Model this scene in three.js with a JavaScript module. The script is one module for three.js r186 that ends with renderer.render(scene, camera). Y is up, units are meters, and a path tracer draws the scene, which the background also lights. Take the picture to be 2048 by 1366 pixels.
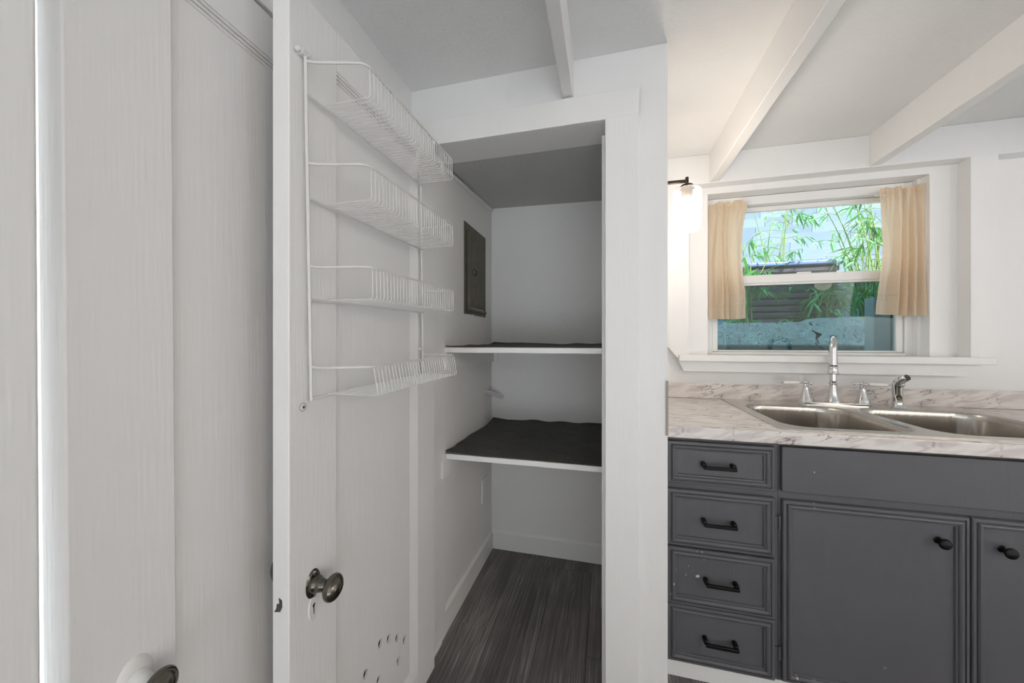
import * as THREE from 'three';
import { mergeGeometries, mergeVertices, toCreasedNormals } from 'three/addons/utils/BufferGeometryUtils.js';
import { RoundedBoxGeometry } from 'three/addons/geometries/RoundedBoxGeometry.js';
import { RectAreaLightUniformsLib } from 'three/addons/lights/RectAreaLightUniformsLib.js';

// ---------------------------------------------------------------- camera, sky, sun, exposure
// Coordinates in the helpers: X to the right along the window wall, Y up, D away from the camera (D = -z), metres.
const scene = new THREE.Scene();
const camera = new THREE.PerspectiveCamera(86.66, 2048 / 1366, 0.02, 200);
camera.position.set(0, 1.22, 0);
camera.rotation.y = THREE.MathUtils.degToRad(14.556);

const renderer = new THREE.WebGLRenderer();
renderer.toneMapping = THREE.LinearToneMapping;
renderer.toneMappingExposure = 0.53;
renderer.shadowMap.enabled = true;
RectAreaLightUniformsLib.init();

const SUN = new THREE.Vector3(0.42, 1.25, 0.8).normalize();
{ // bright hazy sky: nearly white, a little bluer overhead
  const w = 64, h = 32, data = new Float32Array(w * h * 4);
  for (let y = 0; y < h; y++) for (let x = 0; x < w; x++) {
    const up = Math.max(0, Math.sin(((y + 0.5) / h - 0.5) * Math.PI)), i = (y * w + x) * 4, k = 1 + 0.15 * up;
    data[i] = k * (0.95 - 0.10 * up); data[i + 1] = k * (0.975 - 0.04 * up); data[i + 2] = k; data[i + 3] = 1;
  }
  const t = new THREE.DataTexture(data, w, h, THREE.RGBAFormat, THREE.FloatType);
  t.mapping = THREE.EquirectangularReflectionMapping;
  t.magFilter = THREE.LinearFilter;
  t.needsUpdate = true;
  scene.background = t;
}
scene.backgroundIntensity = 2.6;

const sun = new THREE.DirectionalLight(0xf0f5ff, 34);
sun.position.copy(SUN).multiplyScalar(20);
sun.castShadow = true;
sun.shadow.camera.left = sun.shadow.camera.bottom = -10;
sun.shadow.camera.right = sun.shadow.camera.top = 10;
sun.shadow.camera.far = 60;
sun.shadow.mapSize.set(2048, 2048);
scene.add(sun, sun.target);

const LAMP_CEILING = 7, LAMP_SCONCE = 0.6;   // candela of the two lamps that are switched on

// ---------------------------------------------------------------- helpers
let seed = 7;
const rnd = () => { seed = (seed + 0x6d2b79f5) | 0; let t = Math.imul(seed ^ (seed >>> 15), 1 | seed); t = (t + Math.imul(t ^ (t >>> 7), 61 | t)) ^ t; return ((t ^ (t >>> 14)) >>> 0) / 4294967296; };
const R = (a, b) => a + (b - a) * rnd();
const V = (x, y, d) => new THREE.Vector3(x, y, -d);
const PI = Math.PI;

const used = {};
const numbered = (n) => { used[n] = (used[n] ?? -1) + 1; return used[n] ? n + '_' + String(used[n]).padStart(3, '0') : n; };
const setUp = (m) => { m.receiveShadow = true; m.castShadow = !(m.material.transmission > 0.9) && !(m.material.emissiveIntensity > 1); return m; };   // panes and bulbs let light pass
function tag(o, label, category, group) {
  o.userData.label = label; o.userData.category = category;
  if (group) o.userData.group = group;
  return o;
}
function thing(name, label, category, [x, y, d] = [0, 0, 0], group) {
  const o = new THREE.Group();
  o.name = numbered(name);
  o.position.set(x, y, -d);
  o.userData.origin = [x, y, -d];
  scene.add(o);
  if (category) tag(o, label, category, group); else { o.userData.kind = 'structure'; if (label) o.userData.label = label; }
  return o;
}
const flat = (g) => { const n = g.index ? g.toNonIndexed() : g; for (const k of Object.keys(n.attributes)) if (!['position', 'normal', 'uv'].includes(k)) n.deleteAttribute(k); return n; };
function merged(g) {
  if (!Array.isArray(g)) return g;
  return g.length === 1 ? g[0] : mergeGeometries(g.map(flat));
}
// a mesh whose geometry is given in room coordinates; it hangs under a thing (or a part of it), or stands alone as structure
function part(parent, name, geo, mat, label) {
  const g = merged(geo), m = setUp(new THREE.Mesh(g, mat));
  let top = parent;
  while (top && top.parent && top.parent !== scene) top = top.parent;
  const o = top?.userData.origin;
  if (o) g.translate(-o[0], -o[1], -o[2]);
  m.name = name;
  if (label) m.userData.label = label;
  parent.add(m);
  return m;
}
function struct(name, geo, mat, label) {
  const m = setUp(new THREE.Mesh(merged(geo), mat));
  m.name = numbered(name); m.userData.kind = 'structure';
  if (label) m.userData.label = label;
  scene.add(m);
  return m;
}
// uv in metres, seen along the axis each triangle faces most
function metric(geo, ox = 0, oy = 0) {
  const g = flat(geo), p = g.attributes.position, uv = new Float32Array(p.count * 2);
  const a = new THREE.Vector3(), b = new THREE.Vector3(), c = new THREE.Vector3();
  for (let i = 0; i < p.count; i += 3) {
    a.fromBufferAttribute(p, i); b.fromBufferAttribute(p, i + 1); c.fromBufferAttribute(p, i + 2);
    const n = b.clone().sub(a).cross(c.clone().sub(a)), x = Math.abs(n.x), y = Math.abs(n.y), z = Math.abs(n.z);
    [a, b, c].forEach((q, k) => {
      const [u, v] = x >= y && x >= z ? [q.z, q.y] : y >= z ? [q.x, q.z] : [q.x, q.y];
      uv[(i + k) * 2] = u + ox; uv[(i + k) * 2 + 1] = v + oy;
    });
  }
  g.setAttribute('uv', new THREE.BufferAttribute(uv, 2));
  return g;
}
function box(x0, x1, y0, y1, d0, d1, bevel = 0) {
  const w = Math.abs(x1 - x0), h = Math.abs(y1 - y0), d = Math.abs(d1 - d0);
  const g = bevel ? new RoundedBoxGeometry(w, h, d, 2, Math.min(bevel, w / 2.01, h / 2.01, d / 2.01)) : new THREE.BoxGeometry(w, h, d);
  return metric(g.translate((x0 + x1) / 2, (y0 + y1) / 2, -(d0 + d1) / 2));
}
const rect = (a0, a1, b0, b1, P = THREE.Path) => { const s = new P(); s.moveTo(a0, b0); s.lineTo(a1, b0); s.lineTo(a1, b1); s.lineTo(a0, b1); s.closePath(); return s; };
function extr(shape, depth, opt = {}) { return new THREE.ExtrudeGeometry(shape, { depth, bevelEnabled: false, curveSegments: 12, ...opt }); }
// a wall across the depth axis (its outline lies in X, Y) or along it (outline in D, Y)
const notched = ([a0, a1, b0, b1], [h0, h1, , t]) => { const s = new THREE.Shape(); s.moveTo(a0, b0); for (const [a, b] of [[h0, b0], [h0, t], [h1, t], [h1, b0], [a1, b0], [a1, b1], [a0, b1]]) s.lineTo(a, b); s.closePath(); return s; };   // a doorway reaches the floor
const wallAcross = (outline, holes, d0, d1) => { const s = rect(...outline, THREE.Shape); s.holes = holes.map((h) => rect(...h)); return metric(extr(s, d1 - d0).translate(0, 0, -d1)); };
const wallAlong = (outline, holes, x0, x1) => { const s = rect(...outline, THREE.Shape); s.holes = holes.map((h) => Array.isArray(h) ? rect(...h) : h); return metric(extr(s, x1 - x0).rotateY(PI / 2).translate(x0, 0, 0)); };
// a sweep of a round section along points
function tube(pts, r, seg = 8, closed = false, caps = true) {
  const n = pts.length, pos = [], idx = [], uv = [];
  let nrm = null, len = 0;
  for (let i = 0; i < n; i++) {
    const a = pts[closed ? (i + n - 1) % n : Math.max(0, i - 1)], b = pts[closed ? (i + 1) % n : Math.min(n - 1, i + 1)];
    const t = b.clone().sub(a).normalize();
    if (!nrm) { nrm = Math.abs(t.y) < 0.9 ? new THREE.Vector3(0, 1, 0) : new THREE.Vector3(1, 0, 0); }
    nrm = nrm.clone().addScaledVector(t, -nrm.dot(t)).normalize();
    const bi = t.clone().cross(nrm), rr = typeof r === 'function' ? r(i / (n - 1)) : r;
    if (i) len += pts[i].distanceTo(pts[i - 1]);
    for (let k = 0; k <= seg; k++) {
      const w = (k / seg) * 2 * PI, q = pts[i].clone().addScaledVector(nrm, Math.cos(w) * rr).addScaledVector(bi, Math.sin(w) * rr);
      pos.push(q.x, q.y, q.z); uv.push((k / seg) * 2 * PI * rr, len);
    }
  }
  const rings = closed ? n : n - 1;
  for (let i = 0; i < rings; i++) for (let k = 0; k < seg; k++) {
    const a = i * (seg + 1) + k, b = ((i + 1) % n) * (seg + 1) + k;
    idx.push(a, a + 1, b, b, a + 1, b + 1);
  }
  if (caps && !closed) for (const [i, s] of [[0, 1], [n - 1, -1]]) {
    const c = pos.length / 3; pos.push(pts[i].x, pts[i].y, pts[i].z); uv.push(0, 0);
    for (let k = 0; k < seg; k++) { const a = i * (seg + 1) + k; s > 0 ? idx.push(c, a + 1, a) : idx.push(c, a, a + 1); }
  }
  const g = new THREE.BufferGeometry();
  g.setAttribute('position', new THREE.Float32BufferAttribute(pos, 3));
  g.setAttribute('uv', new THREE.Float32BufferAttribute(uv, 2));
  g.setIndex(idx);
  g.computeVertexNormals();
  return g;
}
// corner points with the corners rounded
function bent(pts, r, n = 5) {
  const out = [pts[0]];
  for (let i = 1; i < pts.length - 1; i++) {
    const p = pts[i], a = pts[i - 1].clone().sub(p), b = pts[i + 1].clone().sub(p), k = Math.min(r, a.length() * 0.49, b.length() * 0.49);
    const s = p.clone().addScaledVector(a.normalize(), k), e = p.clone().addScaledVector(b.normalize(), k);
    for (let j = 0; j <= n; j++) { const t = j / n; out.push(s.clone().multiplyScalar((1 - t) ** 2).addScaledVector(p, 2 * t * (1 - t)).addScaledVector(e, t * t)); }
  }
  out.push(pts[pts.length - 1]);
  return out;
}
const lathe = (profile, seg = 28) => new THREE.LatheGeometry(profile.map(([r, y]) => new THREE.Vector2(r, y)), seg);
const ball = (r, x, y, d, sx = 1, sy = 1, sz = 1, seg = 20) => new THREE.SphereGeometry(r, seg, Math.ceil(seg * 0.6)).scale(sx, sy, sz).translate(x, y, -d);
// nested rectangles joined into a mitred moulding on a face across the depth axis: profile = [inset, how far it stands out towards the camera]
function moulding(x0, x1, y0, y1, face, profile, fill = false) {
  const pos = [], ring = ([i, h]) => [[x0 + i, y0 + i], [x1 - i, y0 + i], [x1 - i, y1 - i], [x0 + i, y1 - i]].map(([x, y]) => [x, y, -(face - h)]);
  for (let k = 0; k + 1 < profile.length; k++) {
    const a = ring(profile[k]), b = ring(profile[k + 1]);
    for (let s = 0; s < 4; s++) { const t = (s + 1) % 4; pos.push(...a[s], ...a[t], ...b[t], ...a[s], ...b[t], ...b[s]); }
  }
  if (fill) { const a = ring(profile[profile.length - 1]); pos.push(...a[0], ...a[1], ...a[2], ...a[0], ...a[2], ...a[3]); }
  const g = new THREE.BufferGeometry();
  g.setAttribute('position', new THREE.Float32BufferAttribute(pos, 3));
  g.computeVertexNormals();
  return metric(g);
}

// ---------------------------------------------------------------- textures
const hash = (x, y, s) => { let h = Math.imul(x, 374761393) + Math.imul(y, 668265263) + Math.imul(s, 2147483647 ^ 0x5bd1e995); h = Math.imul(h ^ (h >>> 13), 1274126177); return ((h ^ (h >>> 16)) >>> 0) / 4294967296; };
// value noise that repeats after px, py cells
function noise(x, y, px, py, s = 0) {
  const xi = Math.floor(x), yi = Math.floor(y), fx = x - xi, fy = y - yi, u = fx * fx * (3 - 2 * fx), v = fy * fy * (3 - 2 * fy);
  const m = (a, n) => ((a % n) + n) % n, x0 = m(xi, px), x1 = m(xi + 1, px), y0 = m(yi, py), y1 = m(yi + 1, py);
  return (hash(x0, y0, s) * (1 - u) + hash(x1, y0, s) * u) * (1 - v) + (hash(x0, y1, s) * (1 - u) + hash(x1, y1, s) * u) * v;
}
const fbm = (u, v, px, py, oct, s = 0) => { let t = 0, a = 0.5; for (let i = 0; i < oct; i++) { t += a * noise(u * px, v * py, px, py, s + i); px *= 2; py *= 2; a *= 0.5; } return t / (1 - Math.pow(0.5, oct)); };
const clamp01 = (x) => Math.min(1, Math.max(0, x));
const step = (a, b, x) => { const t = clamp01((x - a) / (b - a)); return t * t * (3 - 2 * t); };
function texture(w, h, f, size, srgb = false) {
  const data = new Uint8Array(w * h * 4);
  for (let y = 0; y < h; y++) for (let x = 0; x < w; x++) {
    const c = f(x / w, y / h), i = (y * w + x) * 4;
    if (typeof c === 'number') data[i] = data[i + 1] = data[i + 2] = clamp01(c) * 255;
    else for (let k = 0; k < 3; k++) data[i + k] = Math.min(255, Math.max(0, c[k]));
    data[i + 3] = 255;
  }
  const t = new THREE.DataTexture(data, w, h);
  t.wrapS = t.wrapT = THREE.RepeatWrapping; t.magFilter = THREE.LinearFilter; t.minFilter = THREE.LinearMipmapLinearFilter; t.generateMipmaps = true;
  if (srgb) t.colorSpace = THREE.SRGBColorSpace;
  t.repeat.set(1 / size[0], 1 / size[1]);
  t.needsUpdate = true;
  return t;
}
const mixc = (a, b, t) => a.map((x, i) => x + (b[i] - x) * t);
// brushed-on gloss paint: fine upright streaks; stipple: rolled paint on plaster
const brushBump = texture(512, 512, (u, v) => 0.7 * fbm(u, v, 120, 6, 2, 1) + 0.15 * fbm(u, v, 24, 3, 2, 5) + 0.15 * fbm(u, v, 5, 4, 3, 9), [0.5, 0.5]);
const stippleBump = texture(512, 512, (u, v) => 0.65 * fbm(u, v, 70, 70, 2, 11) + 0.35 * fbm(u, v, 9, 9, 3, 13), [0.45, 0.45]);
const marbleTex = texture(1024, 512, (u, v) => {
  const a = 3 * u + 2 * v, b = -2 * u + 3 * v;          // streaks run along one diagonal; whole numbers keep the tile seamless
  const vein = (n, s, wide) => { const r = Math.abs(fbm(a, b, n, n * 3, 4, s) - 0.5) * 2; return step(wide, 0, r); };
  const cloud = fbm(a, b, 2, 5, 4, 23), spot = fbm(u, v, 40, 20, 3, 41), where = fbm(u, v, 6, 3, 3, 44);
  let c = mixc([238, 232, 227], [214, 205, 201], step(0.36, 0.7, cloud));
  c = mixc(c, [180, 168, 166], 0.5 * vein(1, 31, 0.16) * step(0.38, 0.6, where));
  c = mixc(c, [112, 97, 96], 0.8 * vein(2, 37, 0.06) * step(0.45, 0.62, fbm(u, v, 5, 3, 3, 47)));
  c = mixc(c, [124, 106, 102], 0.35 * step(0.7, 0.8, spot) * step(0.5, 0.66, where));
  return c;
}, [0.7, 0.35], true);
function oakTex(s, base) {   // a 0.2 m wide, 1.3 m long board of dark limed oak, grain along v
  return texture(256, 1024, (u, v) => {
    const wob = fbm(u, v, 2, 3, 4, s) - 0.5, x = (u - 0.45 + 0.25 * Math.sin(s)) * 2;
    const arch = Math.abs(x) * 5 + v * 4 * (s % 2 ? 1 : -1) + wob * 5.5 + x * x * 2;
    const ring = 0.5 + 0.5 * Math.sin(arch * (6 + (s % 3)));
    const pore = fbm(u, v, 120, 8, 2, s + 3), fine = fbm(u, v, 48, 3, 3, s + 7), blot = fbm(u, v, 3, 5, 3, s + 11);
    const k = base * (0.62 + 0.42 * blot + 0.13 * (ring - 0.5) * step(0.2, 0.6, blot) + 0.42 * (fine - 0.5)) + 46 * step(0.68, 0.8, pore) * (0.35 + ring * 0.65);
    return [k * 1.02, k * 0.985, k * 0.97];
  }, [0.2, 1.3], true);
}
const oakTexs = [oakTex(51, 128), oakTex(62, 116), oakTex(73, 136), oakTex(86, 122)];
const steelStreak = texture(512, 32, (u, v) => 0.7 * fbm(u, v, 36, 1, 3, 61) + 0.3 * fbm(u, v, 150, 2, 2, 63), [0.6, 0.4]);
const concreteTex = texture(512, 512, (u, v) => {
  const a = fbm(u, v, 6, 6, 5, 71), sp = fbm(u, v, 96, 96, 2, 73), k = 160 + 70 * (a - 0.5) + 50 * (sp - 0.5) - 80 * step(0.66, 0.72, sp) + 24 * step(0.75, 0.9, fbm(u, v, 100, 100, 1, 79));
  return [k, k * 0.99, k * 0.95];
}, [0.9, 0.9], true);
const linerTex = texture(256, 256, (u, v) => { const k = 80 + 26 * (fbm(u, v, 40, 40, 3, 81) - 0.5) + 18 * (fbm(u, v, 4, 4, 3, 83) - 0.5); return [k, k, k * 0.96]; }, [0.3, 0.3], true);
const linenTex = texture(256, 256, (u, v) => { const k = 0.93 + 0.06 * fbm(u, v, 90, 30, 2, 91) + 0.06 * (fbm(u, v, 30, 90, 2, 93) - 0.5); return [252 * k, 232 * k, 205 * k]; }, [0.06, 0.06], true);
const greyPaint = texture(1024, 1024, (u, v) => {
  const a = fbm(u, v, 6, 6, 4, 101), chip = step(0.86, 0.9, noise(u * 130, v * 70, 130, 70, 103)) * step(0.76, 0.8, fbm(u, v, 7, 7, 2, 107));
  return mixc([91 + 7 * a, 91 + 7 * a, 95 + 7 * a], [200, 200, 198], chip);
}, [1.1, 1.1], true);
const fuseTex = texture(256, 256, (u, v) => { const k = 0.85 + 0.3 * fbm(u, v, 8, 8, 4, 111); return [98 * k, 96 * k, 84 * k]; }, [0.3, 0.3], true);

const std = (o) => new THREE.MeshStandardMaterial(o), phys = (o) => new THREE.MeshPhysicalMaterial(o);
const M = {
  paint: std({ color: '#f3f2f0', roughness: 0.42, bumpMap: brushBump, bumpScale: 0.00042 }),
  wall: std({ color: '#f3f2f0', roughness: 0.55, bumpMap: stippleBump, bumpScale: 0.0012 }),
  ceiling: std({ color: '#f2f2f0', roughness: 0.8, bumpMap: stippleBump, bumpScale: 0.0016 }),
  wire: std({ color: '#e4e4e1', roughness: 0.4 }),
  grey: std({ map: greyPaint, roughness: 0.4, bumpMap: brushBump, bumpScale: 0.0004 }),
  dark: std({ color: '#1b1b1c', roughness: 0.8 }),
  black: std({ color: '#0d0d0e', roughness: 0.42, metalness: 0.4 }),
  marble: std({ map: marbleTex, roughness: 0.3 }),
  oak: oakTexs.map((t) => std({ map: t, roughness: 0.5, bumpMap: t, bumpScale: 0.0004 })),
  steel: phys({ color: '#c9c6c0', metalness: 1, roughness: 0.24, anisotropy: 0.6 }),
  bowl: phys({ color: '#c2beb8', metalness: 1, roughness: 0.2, anisotropy: 0.5, bumpMap: steelStreak, bumpScale: 0.0004 }),
  chrome: std({ color: '#dcdcdc', metalness: 1, roughness: 0.06 }),
  porcelain: std({ color: '#f1efec', roughness: 0.15 }),
  pewter: std({ color: '#6a665f', metalness: 1, roughness: 0.2 }),
  bronze: std({ color: '#4a4038', metalness: 0.8, roughness: 0.4 }),
  glass: phys({ color: '#ffffff', transmission: 1, roughness: 0, thickness: 0, ior: 1.5 }),
  tinted: phys({ color: '#dcebee', transmission: 1, roughness: 0, thickness: 0, ior: 1.5 }),
  screen: phys({ color: '#aec0c4', transmission: 1, roughness: 0, thickness: 0, ior: 1.02 }),
  shade: phys({ color: '#ffffff', transmission: 1, roughness: 0.16, thickness: 0, ior: 1.45 }),
  liner: std({ map: linerTex, roughness: 0.85 }),
  linen: phys({ map: linenTex, color: '#ffffff', roughness: 1, transmission: 0.5, thickness: 0 }),
  vinyl: std({ color: '#eeeeec', roughness: 0.35 }),
  concrete: std({ map: concreteTex, roughness: 0.95, bumpMap: concreteTex, bumpScale: 0.003 }),
  crack: std({ color: '#56564f', roughness: 1 }),
  fuse: std({ map: fuseTex, roughness: 0.55, metalness: 0.2 }),
  wood: std({ color: '#a58a6a', roughness: 0.7 }),
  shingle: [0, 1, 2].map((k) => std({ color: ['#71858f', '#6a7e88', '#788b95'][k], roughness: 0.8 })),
  patio: std({ color: '#dcdcda', roughness: 1 }),
  soil: std({ color: '#6b6257', roughness: 1 }),
  culm: std({ color: '#6f8a3c', roughness: 0.5 }),
  leaf: ['#55a856', '#6cba60', '#3f9049'].map((c) => phys({ color: c, roughness: 0.8, transmission: 0.4, thickness: 0 })),
  boxDark: std({ color: '#2c2f33', roughness: 0.6 }),
  rimBlue: std({ color: '#5a6f94', roughness: 0.4 }),
};

// ---------------------------------------------------------------- setting
const CEIL = 2.18, DC = 1.252, DW = 2.11;          // ceiling height; front face of the pantry wall; inner face of the window wall
const X0 = -0.724, X1 = 3.7, D0 = -3.6;            // left wall, right wall, wall behind the camera
const XP = 0.192;                                  // right face of the partition between pantry and kitchen

// floor: dark oak planks laid along the depth axis on a screed
const floor = struct('floor', box(-1.2, X1 + 0.15, -0.12, -0.012, D0 - 0.15, 2.3), M.dark);
{
  const W = 0.197, L = 1.3, shapes = {};
  for (let c = 0, x = -0.468 - W * 2; x < X1; x += W, c++) {
    let d = D0 - R(0.1, 1.0);
    if (c > 0 && c < 4) d = 0.8 - c * 0.05 - L * 4;
    if (c === 4) d = 1.43 - L * 4;
    for (; d < 2.11; d += L) {
      const a = Math.max(d, D0 - 0.1), b = Math.min(d + L, 2.12), xa = Math.max(x, X0 - 0.1), xb = Math.min(x + W, X1 + 0.1);
      if (b - a < 0.03 || xb - xa < 0.02) continue;
      const g = box(xa + 0.0008, xb - 0.0008, -0.012, 0, a + 0.0008, b - 0.0008, 0.0012), uv = g.attributes.uv, du = R(0, 0.3), dv = R(0, 5);
      for (let i = 0; i < uv.count; i++) uv.setXY(i, uv.getX(i) - x + du * 0, uv.getY(i) + dv);
      part(floor, 'plank', g, M.oak[Math.floor(rnd() * 4)]);
    }
  }
}
struct('ceiling', box(X0 - 0.12, X1 + 0.14, CEIL, CEIL + 0.14, D0 - 0.14, 2.28), M.ceiling);
struct('wall_left', metric(extr(notched([D0 - 0.12, 2.28, 0, CEIL], [0.297, 1.012, 0, 1.957]), 0.1).rotateY(PI / 2).translate(X0 - 0.1, 0, 0)), M.wall);
struct('trim_16', box(-0.83, -0.80, 1.93, 1.969, 0.297, 1.012), M.paint, 'door stop over the left door');
struct('added_trim_17', box(-0.824, -0.773, 0, 1.93, 0.296, 0.309), M.paint, 'strip added on the latch side of the left door to block outdoor light');  // hidden strip, added to keep outside light off the door edge
struct('wall_right', wallAlong([D0 - 0.12, 2.28, 0, CEIL], [[-0.6, 0.5, 0.03, 2.0]], X1, X1 + 0.12), M.wall);
struct('wall_back', wallAcross([X0 - 0.1, X1 + 0.12, 0, CEIL], [[-0.65, 2.35, 0.03, 2.08]], D0 - 0.12, D0), M.wall);
// pantry front wall with its doorway, and the pantry shell behind it
const OX0 = -0.645, OX1 = -0.003, OY = 1.9545;
struct('wall_pantry_front', metric(extr(notched([X0, XP, 0, CEIL], [OX0, OX1, 0, OY]), 1.385 - DC).translate(0, 0, -1.385)), M.paint);
struct('wall_pantry_right', box(0.085, XP, 0, CEIL, 1.385, DW), M.wall);
struct('wall_pantry_left', box(X0, -0.657, 0, CEIL, 1.385, 2.05), M.wall);
struct('wall_pantry_back', box(X0, 0.085, 0, CEIL, 2.05, 2.16), M.wall);
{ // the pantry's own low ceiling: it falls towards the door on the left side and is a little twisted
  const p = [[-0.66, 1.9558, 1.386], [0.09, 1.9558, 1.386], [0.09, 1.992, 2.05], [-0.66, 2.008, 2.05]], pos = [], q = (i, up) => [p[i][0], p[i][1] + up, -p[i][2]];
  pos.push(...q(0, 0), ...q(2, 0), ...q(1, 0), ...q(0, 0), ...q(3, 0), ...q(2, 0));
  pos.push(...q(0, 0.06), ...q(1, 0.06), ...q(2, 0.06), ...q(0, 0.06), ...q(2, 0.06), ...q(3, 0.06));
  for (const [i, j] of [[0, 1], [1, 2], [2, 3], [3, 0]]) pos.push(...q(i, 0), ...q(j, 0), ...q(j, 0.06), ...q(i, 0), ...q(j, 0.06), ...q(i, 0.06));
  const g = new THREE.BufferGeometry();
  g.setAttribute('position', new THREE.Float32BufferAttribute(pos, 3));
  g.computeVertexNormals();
  struct('ceiling_pantry', metric(g), std({ color: '#cfcfcd', roughness: 0.9, bumpMap: stippleBump, bumpScale: 0.0016 }));  // grey instead of white: part of the shade here is in the colour
  struct('trim_1', tube([V(-0.654, 1.942, 1.39), V(-0.654, 1.998, 2.045)], 0.010, 8), M.paint, 'painted strip along the top of the pantry left wall');
}
// casing round the pantry doorway: side boards, head board, stops
struct('trim_2', box(OX1, 0.104, 0, 2.046, 1.235, DC + 0.002, 0.003), M.paint, 'flat white side casing right of the pantry doorway');
struct('trim_3', box(X0, 0.104, OY, 2.046, 1.2345, DC + 0.002, 0.003), M.paint, 'flat white head casing over the pantry doorway');
struct('trim_4', box(X0, OX0, 0, OY, 1.236, DC + 0.002, 0.003), M.paint, 'white side casing behind the open pantry door');
struct('trim_5', box(OX1 - 0.011, OX1 + 0.003, 0, OY - 0.028, 1.278, 1.384, 0.002), M.paint, 'door stop on the right jamb of the pantry');
struct('trim_7', box(-0.658, -0.640, 0, 0.022, 1.20, 1.345, 0.002), M.paint, 'chipped piece of trim at the foot of the left jamb');
{ // baseboards with a sloped cap
  const sec = (w, h) => { const s = new THREE.Shape(); s.moveTo(0, 0); s.lineTo(w, 0); s.lineTo(w, h); s.lineTo(w * 0.35, h + 0.012); s.lineTo(0, h + 0.014); s.closePath(); return s; };
  struct('baseboard_left', metric(extr(sec(0.012, 0.096), 0.705).translate(-0.658, 0, -2.05)), M.paint);
  struct('baseboard_back', metric(extr(sec(0.012, 0.096), 0.74).rotateY(-PI / 2).translate(0.085, 0, -2.051)), M.paint);
  struct('baseboard_kitchen', box(0.2, 1.75, 0, 0.06, 1.428, 1.446, 0.003), M.paint);
}

// ceiling beams: two over the sink, one over the pantry doorway
const beamGeo = (x0, x1, y, d1) => { const g = box(x0, x1, y, CEIL + 0.01, D0, d1, 0.004); return g; };
struct('ceiling_beam', beamGeo(-0.145, -0.107, 2.052, DC + 0.005), M.paint, 'white ceiling beam ending above the pantry doorway');
struct('ceiling_beam', beamGeo(0.512, 0.557, 2.034, 2.05), M.paint, 'white ceiling beam ending over the left of the kitchen window');
struct('ceiling_beam', beamGeo(1.184, 1.229, 2.034, 2.05), M.paint, 'white ceiling beam ending over the right of the kitchen window');
struct('ceiling_beam', beamGeo(1.86, 1.905, 2.034, 2.05), M.paint, 'white ceiling beam right of the window');

// ---------------------------------------------------------------- kitchen window wall
const WX0 = 0.52, WX1 = 1.452, WY0 = 1.147, WY1 = 1.997;
struct('wall_window', wallAcross([0.085, X1, 0, CEIL], [[WX0, WX1, WY0, WY1]], DW, DW + 0.18), M.paint);
struct('trim_8', box(0.19, X1, 2.03, CEIL, 2.045, DW + 0.002, 0.003), M.paint, 'wide white plate board above the kitchen window');
{
  const post = (x0, x1, cut) => {   // boxed post with its outer lower corner cut off
    const s = new THREE.Shape();
    const y0 = 1.136;
    if (cut > 0) { s.moveTo(x0, y0); s.lineTo(x1 - 0.045, y0); s.lineTo(x1, y0 + 0.053); s.lineTo(x1, 2.032); s.lineTo(x0, 2.032); }
    else { s.moveTo(x0 + 0.06, y0); s.lineTo(x1, y0); s.lineTo(x1, 2.032); s.lineTo(x0, 2.032); s.lineTo(x0, y0 + 0.075); }
    s.closePath();
    return metric(extr(s, 0.068).translate(0, 0, -2.113));
  };
  struct('trim_9', post(1.551, 1.644, 1), M.paint, 'white boxed post right of the kitchen window');
  struct('trim_10', post(0.30, 0.415, -1), M.paint, 'white boxed post left of the kitchen window');
  struct('trim_11', box(0.366, 1.63, 1.118, 1.1505, 2.03, 2.26, 0.004), M.paint, 'white window stool under the kitchen window');
  const s = new THREE.Shape();
  s.moveTo(0.395, 1.066); s.lineTo(1.56, 1.066); s.lineTo(1.6, 1.118); s.lineTo(0.37, 1.118); s.closePath();
  struct('trim_12', metric(extr(s, 0.05).translate(0, 0, -2.112)), M.paint, 'white apron board under the window stool');
  struct('trim_13', box(WX1 - 0.012, WX1 + 0.002, WY0, WY1, 2.16, 2.2, 0.002), M.paint, 'white inner stop on the right side of the window recess');
}
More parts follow.
